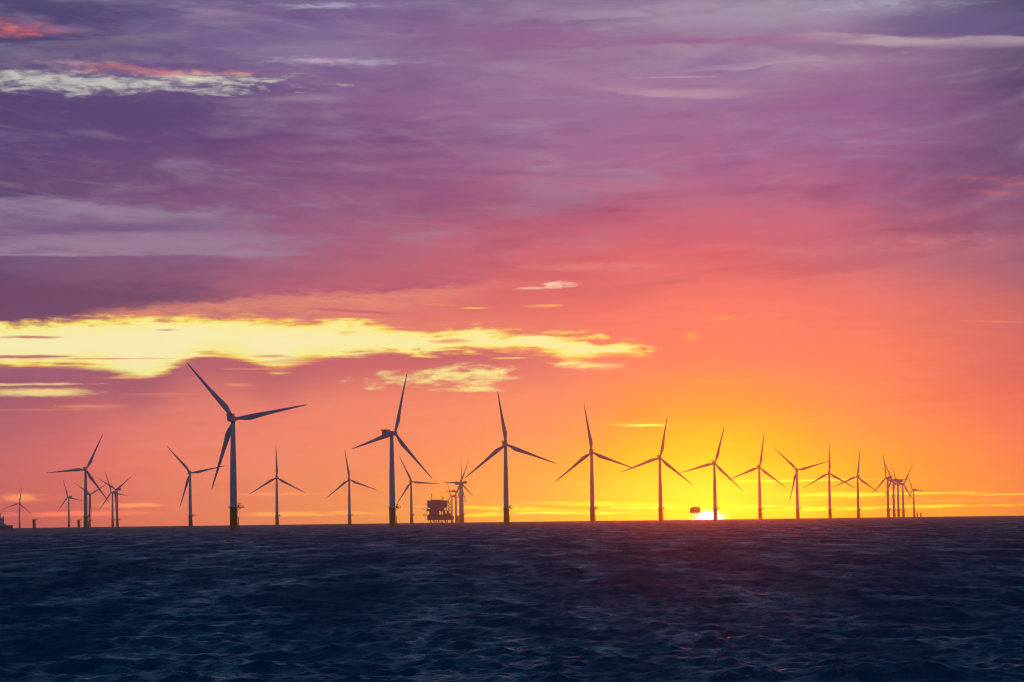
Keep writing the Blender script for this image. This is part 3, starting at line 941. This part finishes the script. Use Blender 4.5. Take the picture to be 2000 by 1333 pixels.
def turbine(px, hub_y, yaw, phase, label):
    """px: tower foot column in the photograph, hub_y: hub row"""
    H = horizon_line(px) - hub_y
    a, D = place(px - 0.0123 * H, hub_y, HUB_Z)
    loc = Vector((D * math.sin(a), D * math.cos(a), 0))
    loc.z = sea_z(loc.x, loc.y)
    root = empty('wind_turbine', loc)
    tag(root, label, 'wind turbine', TG)
    P_ = PARTS
    tp = link_mesh('transition_piece', P_['transition_piece'], None, root)
    link_mesh('boat_landing', P_['boat_landing'], None, tp)
    pf = link_mesh('platform', P_['platform'], None, root)
    link_mesh('railing', P_['railing'], None, pf)
    link_mesh('davit_crane', P_['davit_crane'], None, pf)
    link_mesh('equipment_cabinet', P_['equipment_cabinet'], None, pf)
    link_mesh('sign_plate', P_['sign_plate'], None, pf)
    link_mesh('tower', P_['tower'], None, root)
    rz = -(a + math.radians(yaw))
    tilt = math.radians(4)
    nc = link_mesh('nacelle', P_['nacelle'], None, root)
    nc.rotation_euler = (0, 0, rz)
    nc.location = (0, 0, HUB_Z + 0.1)
    link_mesh('hoist_platform', P_['hoist_platform'], None, nc)
    hub = link_mesh('rotor_hub', P_['rotor_hub'], None, root)
    hub.rotation_mode = 'YXZ'
    hub.rotation_euler = (tilt, math.radians(phase), rz)
    hub.location = (-math.sin(rz) * 4.4, math.cos(rz) * 4.4, HUB_Z + 0.2)
    for k in range(3):
        b = link_mesh('blade', P_['blade'], None, hub)
        b.rotation_euler = (0, math.radians(120 * k), 0)
    return root, D


TURBINES = [
    (38.5, 983.5, -15, 10, 'small hazy wind turbine standing between the ship and the leftmost bare stump'),
    (135, 971.3, -41, -20, 'small wind turbine between the two bare stumps at left, nacelle pointing right'),
    (168.5, 917.2, 7, 26, 'dark tall wind turbine at left whose one blade points level left'),
    (175.5, 965.5, 35, 62, 'small wind turbine half hidden behind the tower of the dark tall left one'),
    (220.5, 961.4, -41, -22, 'left tower of the close twin pair of small hazy wind turbines at left'),
    (229.5, 956, -39, 57, 'right tower of the close twin pair at left, two blades raised in a V'),
    (372.5, 922.8, 10, -41, 'mid-sized wind turbine directly left of the largest one, blades set alike'),
    (457.5, 817, 13, -40, 'largest and nearest wind turbine, dark tower with yellow foot in front of the horizon'),
    (541.5, 931, 0, -1, 'mid-sized wind turbine directly right of the largest one, one blade straight up'),
    (683, 934.5, 3, -8, 'small wind turbine left of the second largest one, top blade leaning slightly left'),
    (767, 844.5, 41, 17, 'second largest wind turbine, turned so its nacelle and roof platform show from the side'),
    (804, 938.5, 8, -25, 'small wind turbine between the second largest one and the lattice-legged substation'),
    (883, 966.5, -55, -24, 'lowest wind turbine of the hazy clump, just behind the right end of the substation'),
    (891, 957.4, 55, 30, 'thin hazy wind turbine in the clump, second tower right of the substation'),
    (899.5, 942.4, 65, 0, 'hazy wind turbine in the clump with one blade straight up'),
    (903.5, 940.6, -52, 30, 'hazy wind turbine at the right edge of the clump, nacelle pointing right'),
    (989, 865.5, 7, -8, 'third largest wind turbine, purple, right of the hazy clump beside the substation'),
    (1157, 881, 3, -8, 'brownish red wind turbine standing alone against yellow sky, left blade tip lowest'),
    (1290, 892, 6, 11, 'orange lit wind turbine just left of the small platform by the sun'),
    (1396.5, 903, 10, 16, 'orange wind turbine standing directly in front of the setting sun'),
    (1484, 911, 8, 9, 'orange wind turbine first to the right of the setting sun'),
    (1557.5, 917, 4, -45, 'orange wind turbine right of the sun with a blade raised up to the left'),
    (1620.5, 923, 2, 1, 'orange wind turbine with vertical top blade, its right blade crossing its neighbour'),
    (1676, 930, -10, 7, 'orange wind turbine left of the tight cluster, its left blade crossing its neighbour'),
    (1734.5, 933, -48, -10, 'leftmost tower of the tight cluster of thin orange turbines at right'),
    (1745.5, 937.3, -50, -32, 'second tower from left in the tight cluster of thin orange turbines'),
    (1754.5, 940, -68, -35, 'third tower from left in the tight cluster, nacelle seen side-on pointing right'),
    (1764, 945, 28, 30, 'rightmost tower of the tight cluster, one blade raised far to the right'),
    (1785, 956.4, -50, -28, 'small lone wind turbine right of the tight cluster, next to two short stumps'),
]
DIST = [turbine(*t)[1] for t in TURBINES]


# ------------------------------------------------------------------ bare foundations without towers
def foundation(px, D, label):
    a, _ = azel(px, horizon_model(px))
    loc = Vector((D * math.sin(a), D * math.cos(a), 0))
    loc.z = sea_z(loc.x, loc.y)
    root = empty('turbine_foundation', loc)
    tag(root, label, 'foundation', 'bare turbine foundations in the sea')
    tp = link_mesh('transition_piece', PARTS['transition_piece'], None, root)
    link_mesh('boat_landing', PARTS['boat_landing'], None, tp)
    pf = link_mesh('platform', PARTS['platform'], None, root)
    link_mesh('railing', PARTS['railing'], None, pf)
    link_mesh('davit_crane', PARTS['davit_crane'], None, pf)


for px, dist, lb in [
    (66.3, 5300, 'short bare turbine stump with platform, leftmost, right of the smallest left turbine'),
    (153.5, 6200, 'short bare turbine stump just left of the dark tall left turbine'),
    (894, 6800, 'bare stump hidden among the hazy turbine towers right of the substation'),
    (1791.5, 10600, 'left one of two tiny bare stumps right of the last orange turbine'),
    (1798.5, 11200, 'right one of two tiny bare stumps at far right on the horizon'),
]:
    foundation(px, dist, lb)


# ------------------------------------------------------------------ offshore substation on jacket legs
def build_substation():
    D = 4600.0
    s = D / F                          # metres per photograph pixel
    px0 = 857.0
    a, _ = azel(px0, horizon_model(px0))
    loc = Vector((D * math.sin(a), D * math.cos(a), 0))
    loc.z = sea_z(loc.x, loc.y)
    hz = 1017.6
    lift = CAM_H + D * _dip - loc.z    # height above the water that lines up with the horizon there

    def X(px): return (px - px0) * s
    def Z(py): return (hz - py) * s + lift
    root = empty('offshore_substation', loc, -a)
    tag(root, 'large lattice-legged offshore substation with boxy top, beside the hazy turbine clump', 'substation')
    hd = 13.0
    bm = bmesh.new()
    box(bm, X(835), X(874), -hd, hd, Z(988.5), Z(975))
    # wall ribs
    for i in range(13):
        x = X(835) + (X(874) - X(835)) * (i + 0.5) / 13
        box(bm, x - 0.12, x + 0.12, -hd - 0.18, -hd - 0.002, Z(987.5), Z(976))
    tb = link_mesh('topside_block', bm, M_GREY, root)
    bm = bmesh.new()
    box(bm, X(841), X(862), -hd + 3, hd - 3, Z(975) + 0.004, Z(972.8))
    link_mesh('roof_house', bm, M_GREY, tb)
    bm = bmesh.new()
    for x, y in ((835.6, -hd + .3), (873.4, -hd + .3), (835.6, hd - .3), (873.4, hd - .3)):
        pass
    rail_loop(bm, [(X(835.3), -hd + .2), (X(873.7), -hd + .2), (X(873.7), hd - .2), (X(835.3), hd - .2)], Z(975), 1.2, 0.09, 2.5)
    link_mesh('roof_railing', bm, M_STEEL, tb)
    bm = bmesh.new()
    box(bm, X(840.5), X(867.5), -hd + 2, hd - 2, Z(994.2), Z(988.5) - 0.004)
    link_mesh('transformer_hall', bm, M_GREY, root)
    bm = bmesh.new()
    for x0, x1, z0, z1 in ((832.5, 879, 995.2, 994.2), (833, 880, 1003.2, 1002.4)):
        box(bm, X(x0), X(x1), -hd - 0.5, hd + 0.5, Z(x0 and z0), Z(z1) - 0.003)
    link_mesh('main_deck', bm, M_STEEL, root)
    bm = bmesh.new()
    box(bm, X(835), X(884.5), -hd, hd, Z(1012.6), Z(1011.6))
    for i in range(18):
        x = X(835.5) + (X(884) - X(835.5)) * i / 17
        if i % 3 == 1: continue
        w = random.uniform(0.5, 1.5)
        box(bm, x - w, x + w, -hd + 1, hd - 1, Z(1011.6) + 0.003, Z(random.uniform(1003.6, 1007.5)))
    link_mesh('cable_deck', bm, M_GREY, root)
    bm = bmesh.new()
    box(bm, X(838.5), X(858), -hd + 1.2, hd - 1.2, Z(1003.2) - 0.004, Z(995.2) + 0.004)
    box(bm, X(865.6), X(869.5), -hd + 1.2, hd - 1.2, Z(1003.2) - 0.004, Z(995.2) + 0.004)
    box(bm, X(872.5), X(876), -4, 4, Z(1002.4) + 0.004, Z(998.5))
    link_mesh('switchgear_room', bm, M_GREY, root)
    bm = bmesh.new()
    box(bm, X(836.5), X(882.5), -hd + 2.9, hd - 2.9, Z(1011.6) + 0.004, Z(1003.2) - 0.004)
    for x in (846.5, 856, 868.5):
        box(bm, X(x), X(x + 2.2), -hd + 1.6, hd - 1.6, Z(1018.5), Z(1012.6) - 0.004)
    link_mesh('cable_room', bm, M_GREY, root)
    bm = bmesh.new()
    rail_loop(bm, [(X(833.6), -hd - .4), (X(878.6), -hd - .4), (X(878.6), hd + .4), (X(833.6), hd + .4)], Z(994.2), 1.3, 0.1, 2.2)
    rail_loop(bm, [(X(833.8), -hd - .4), (X(879.6), -hd - .4), (X(879.6), hd + .4), (X(833.8), hd + .4)], Z(1002.4), 1.3, 0.1, 2.2)
    rail_loop(bm, [(X(880), -hd + .2), (X(886.6), -hd + .2), (X(886.6), hd - .2), (X(880), hd - .2)], Z(1009.5), 1.3, 0.1, 2.0)
    box(bm, X(880), X(886.8), -hd + .1, hd - .1, Z(1010.4), Z(1009.5) - 0.003)
    link_mesh('walkway', bm, M_STEEL, root)
    for i, x in enumerate((841, 852, 863, 874)):
        for y in (-hd + 2, hd - 2):
            bm = bmesh.new()
            tube(bm, (X(x), y, -8), (X(x), y, Z(1012.7)), 0.75, n=12)
            tube(bm, (X(x), y, Z(1011.5)), (X(x), y, Z(995.3)), 0.8, n=12)
            link_mesh('leg', bm, M_YELLOW, root, True)
    bm = bmesh.new()
    lx = (841, 852, 863, 874)
    for y in (-hd + 2, hd - 2):
        for p, q in zip(lx, lx[1:]):
            tube(bm, (X(p), y, Z(1002.2)), (X(q), y, Z(995.3)), 0.35, n=6)
            tube(bm, (X(q), y, Z(1002.2)), (X(p), y, Z(995.3)), 0.35, n=6)
            tube(bm, (X(p), y, Z(1018.5)), (X((p + q) / 2), y, Z(1012.8)), 0.4, n=6)
            tube(bm, (X(q), y, Z(1018.5)), (X((p + q) / 2), y, Z(1012.8)), 0.4, n=6)
    for x in (837, 881):
        tube(bm, (X(x), -hd + 2, -5), (X(x), -hd + 2, Z(1012.7)), 0.3, n=6)
        tube(bm, (X(x), hd - 2, -5), (X(x), hd - 2, Z(1012.7)), 0.3, n=6)
    link_mesh('bracing', bm, M_YELLOW, root)
    bm = bmesh.new()
    zz = [Z(1010), Z(1002.4), Z(994.2), Z(988), Z(981), Z(975.5)]
    for x in (875.2, 880):
        for y in (-6, -2.5):
            tube(bm, (X(x), y, Z(1010)), (X(x), y, Z(974.5)), 0.18, n=6)
    for k, (z0, z1) in enumerate(zip(zz, zz[1:])):
        for y in (-6, -2.5):
            p, q = (875.2, 880) if k % 2 else (880, 875.2)
            tube(bm, (X(p), y, z0), (X(q), y, z1), 0.22, n=6)
        box(bm, X(874.2), X(880.3), -6.2, -2.3, z1 - 0.1, z1 + 0.06)
    for k in range(9):
        z0 = Z(1003) + (Z(976) - Z(1003)) * k / 9
        tube(bm, (X(875.2 + (k % 2) * 4.6), -4.2, z0), (X(879.8 - (k % 2) * 4.6), -4.2, z0 + 2.4), 0.5, n=6)
    for x in (868.5, 871.8):
        box(bm, X(x), X(x + 1.1), -8, -5, Z(994.2) + 0.004, Z(988.5) - 0.004)
    link_mesh('stair_tower', bm, M_STEEL, root)
    bm = bmesh.new()
    box(bm, X(834), X(840.5), -hd + 3, -2, Z(994.2) + 0.004, Z(990.6))
    box(bm, X(869.6) + 0.004, X(880.5), -hd + 2, -1, Z(1002.4) + 0.004, Z(999.6))
    link_mesh('shelter', bm, M_GREY, root)
    bm = bmesh.new()
    for z, x0 in ((Z(990.4), 823.5), (Z(1003.0), 826), (Z(1000.6), 827), (Z(981.2), 831)):
        box(bm, X(x0), X(834.9), -2.2, 1.2, z - 0.25, z + 0.1)
        tube(bm, (X(x0 + 1), -2, z - 0.2), (X(834.9), -2, z - 3.2), 0.14, n=6)
        tube(bm, (X(x0), -2.1, z + 1.2), (X(834.9), -2.1, z + 1.2), 0.08, n=5)
        for i in range(5):
            x = X(x0) + (X(834.9) - X(x0)) * i / 5
            tube(bm, (x, -2.1, z), (x, -2.1, z + 1.2), 0.07, n=5)
    link_mesh('outrigger', bm, M_STEEL, root)
    bm = bmesh.new()
    for dx, dy in ((-.5, -.5), (.5, -.5), (0, .5)):
        tube(bm, (X(843.6) + dx, -4 + dy, Z(975)), (X(843.6) + dx * .3, -4 + dy * .3, Z(963)), 0.12, n=5)
    for k in range(8):
        z = Z(975) + (Z(963) - Z(975)) * k / 8
        w = .5 * (1 - .7 * k / 8)
        tube(bm, (X(843.6) - w, -4 - w, z), (X(843.6) + w, -4 - w, z + 1.1), 0.07, n=4)
    ms_ = link_mesh('mast', bm, M_STEEL, root)
    bm = bmesh.new()
    ball(bm, (X(843.5), -4, Z(962.3)), 0.95)
    tube(bm, (X(843.5), -4, Z(962)), (X(844.6), -4, Z(960.5)), 0.1, n=5)
    box(bm, X(842.2), X(845.4), -4.3, -3.7, Z(966.2), Z(965.8))
    link_mesh('antenna', bm, M_STEEL, ms_)
    bm = bmesh.new()
    tube(bm, (X(865.5), -6, Z(975)), (X(865.5), -6, Z(970)), 0.5, 0.35, n=8)
    cr = link_mesh('crane_post', bm, M_STEEL, root)
    bm = bmesh.new()
    ball(bm, (X(865.3), -6, Z(969.3)), 1.35)
    tube(bm, (X(865.3), -6, Z(969)), (X(861.5), 6, Z(973.2)), 0.3, n=6)
    link_mesh('crane_head', bm, M_STEEL, cr)


build_substation()


def build_small_platform():
    D = 5200.0
    s = D / F
    px0 = 1358.0
    a, _ = azel(px0, horizon_model(px0))
    loc = Vector((D * math.sin(a), D * math.cos(a), 0))
    loc.z = sea_z(loc.x, loc.y)
    hz = 1011.4
    lift = CAM_H + D * _dip - loc.z

    def X(px): return (px - px0) * s
    def Z(py): return (hz - py) * s + lift
    root = empty('offshore_platform', loc, -a)
    tag(root, 'small boxy offshore platform on thin legs, left beside the setting sun', 'platform')
    hd = 8.0
    bm = bmesh.new()
    box(bm, X(1348), X(1368), -hd, hd, Z(998.5), Z(988))
    for i in range(8):
        x = X(1348) + (X(1368) - X(1348)) * (i + 0.5) / 8
        box(bm, x - 0.12, x + 0.12, -hd - 0.15, -hd - 0.002, Z(997.5), Z(989))
    tb = link_mesh('topside_block', bm, M_GREY, root)
    bm = bmesh.new()
    rail_loop(bm, [(X(1348.2), -hd + .2), (X(1367.8), -hd + .2), (X(1367.8), hd - .2), (X(1348.2), hd - .2)], Z(988), 1.2, 0.1, 2.4)
    box(bm, X(1353), X(1362), -4, 4, Z(988) + 0.004, Z(986.8))
    link_mesh('roof_railing', bm, M_STEEL, tb)
    for x in (1351.5, 1357, 1362.5):
        for y in (-hd + 1.5, hd - 1.5):
            bm = bmesh.new()
            tube(bm, (X(x), y, -8), (X(x), y, Z(998.5) - 0.004), 0.5, n=10)
            link_mesh('leg', bm, M_YELLOW, root, True)
    bm = bmesh.new()
    for y in (-hd + 1.5, hd - 1.5):
        for p, q in ((1351.5, 1357), (1357, 1362.5)):
            tube(bm, (X(p), y, Z(1012.3)), (X((p + q) / 2), y, Z(1000)), 0.24, n=6)
            tube(bm, (X(q), y, Z(1012.3)), (X((p + q) / 2), y, Z(1000)), 0.24, n=6)
    link_mesh('bracing', bm, M_YELLOW, root)
    bm = bmesh.new()
    box(bm, X(1346.3), X(1348) - 0.004, -4, 0, Z(996), Z(995.5))
    box(bm, X(1346.3), X(1347.2), -4, 0, Z(995.5) + 0.003, Z(993.8))
    link_mesh('balcony', bm, M_STEEL, root)
    bm = bmesh.new()
    tube(bm, (X(1352), -3, Z(988)), (X(1352), -3, Z(979.5)), 0.26, 0.12, n=6)
    box(bm, X(1351.4), X(1352.6), -3.2, -2.8, Z(983.5), Z(982.5))
    link_mesh('mast', bm, M_STEEL, root)
    bm = bmesh.new()
    tube(bm, (X(1364), -3, Z(988)), (X(1364), -3, Z(986)), 0.3, n=6)
    ball(bm, (X(1364), -3, Z(985.5)), 0.85)
    link_mesh('crane_head', bm, M_STEEL, root)


build_small_platform()


# ------------------------------------------------------------------ ship leaving the frame on the left
def build_ship():
    D = 3600.0
    s = D / F
    px0 = 0.0
    a, _ = azel(px0, horizon_model(px0))
    loc = Vector((D * math.sin(a), D * math.cos(a), 0))
    loc.z = sea_z(loc.x, loc.y)
    hz = 1032.6
    lift = CAM_H + D * _dip - loc.z

    def X(px): return (px - px0) * s
    def Z(py): return (hz - py) * s + lift
    root = empty('ship', loc, -a)
    tag(root, 'dark service ship cut off by the left edge, stepped bridge sloping down to its end', 'ship')
    hw = 6.5
    bm = bmesh.new()
    rings = []
    for x, w, zb, zt in ((X(-62), 0.5, 2.0, Z(1019)), (X(-54), 3.2, -1, Z(1020)), (X(-40), 6.0, -3, Z(1024)), (X(-10), 6.5, -3, Z(1027)), (X(14), 6.5, -3, Z(1028.6)), (X(22), 6.2, -2.4, Z(1028.2)), (X(24), 5.8, 0.4, Z(1028))):
        rings.append([(x, -w * .75, zb), (x, w * .75, zb), (x, w, (zb + zt) / 2), (x, w, zt), (x, -w, zt), (x, -w, (zb + zt) / 2)])
    loft(bm, rings)
    hull = link_mesh('hull', bm, M_HULL, root)
    bm = bmesh.new()
    for y in (-5.9, 5.9):
        box(bm, X(16), X(23.8), y - 0.1, y + 0.1, Z(1028.6) + .003, Z(1027))
    box(bm, X(23.6), X(23.9), -5.7, 5.7, Z(1028.2), Z(1027))
    link_mesh('bulwark', bm, M_HULL, hull)
    bm = bmesh.new()
    # stepped house, each storey shorter than the one below, with a sloping after end
    loft(bm, [[(X(-38), y, Z(1027.5)), (X(17), y, Z(1028.4)), (X(8.2), y, Z(1024)), (X(-38), y, Z(1021))] for y in (-5.4, 5.4)])
    box(bm, X(-34), X(8), -5.0, 5.0, Z(1024.4), Z(1019.5))
    box(bm, X(-30), X(7.6), -4.6, 4.6, Z(1019.5) + .003, Z(1013.6))
    sup = link_mesh('superstructure', bm, M_SHIPW, root)
    bm = bmesh.new()
    for k in range(9):
        x = X(-27) + k * (X(6) - X(-27)) / 9
        box(bm, x, x + 1.5, -4.66, -4.602, Z(1017.6), Z(1015.4))
    link_mesh('window', bm, M_GLASS, sup)
    bm = bmesh.new()
    box(bm, X(-22), X(1.6), -3.8, 3.8, Z(1013.6) + .003, Z(1009.5))
    bridge = link_mesh('bridge', bm, M_SHIPW, root)
    bm = bmesh.new()
    tube(bm, (X(-2), 0, Z(1009.5)), (X(-2), 0, Z(997)), 0.35, 0.15, n=8)
    tube(bm, (X(-4.5), 0, Z(1003)), (X(.8), 0, Z(1003)), 0.16, n=6)
    link_mesh('mast', bm, M_SHIPW, bridge)
    bm = bmesh.new()
    box(bm, X(-.6), X(1.4), -1.6, 1.6, Z(1009.5) + .003, Z(1002.6))
    link_mesh('funnel', bm, M_RED, bridge)
    bm = bmesh.new()
    box(bm, X(4.9), X(6.8), -1.2, 1.2, Z(1013.6) + .003, Z(1008.6))
    box(bm, X(6.8) + .003, X(7.6), -1.2, 1.2, Z(1013.6) + .003, Z(1011.5))
    link_mesh('exhaust_stack', bm, M_STEEL, sup)


build_ship()

# ------------------------------------------------------------------ haze: one even box of air round everything
HAZE_DENSITY = 5.0e-5
bm = bmesh.new()
box(bm, -12000, 12000, -12000, 12000, -14.0, 145.0)
M_HAZE = bpy.data.materials.new('sea haze')
M_HAZE.use_nodes = True
ht = M_HAZE.node_tree
ht.nodes.remove(ht.nodes['Principled BSDF'])
pv = ht.nodes.new('ShaderNodeVolumePrincipled')
pv.inputs['Color'].default_value = (0.95, 0.93, 0.92, 1)
pv.inputs['Density'].default_value = HAZE_DENSITY
pv.inputs['Anisotropy'].default_value = 0.95
ht.links.new(pv.outputs[0], ht.nodes['Material Output'].inputs['Volume'])
haze = link_mesh('haze', bm, M_HAZE)
tag(haze, 'thin warm sea haze', kind='stuff')
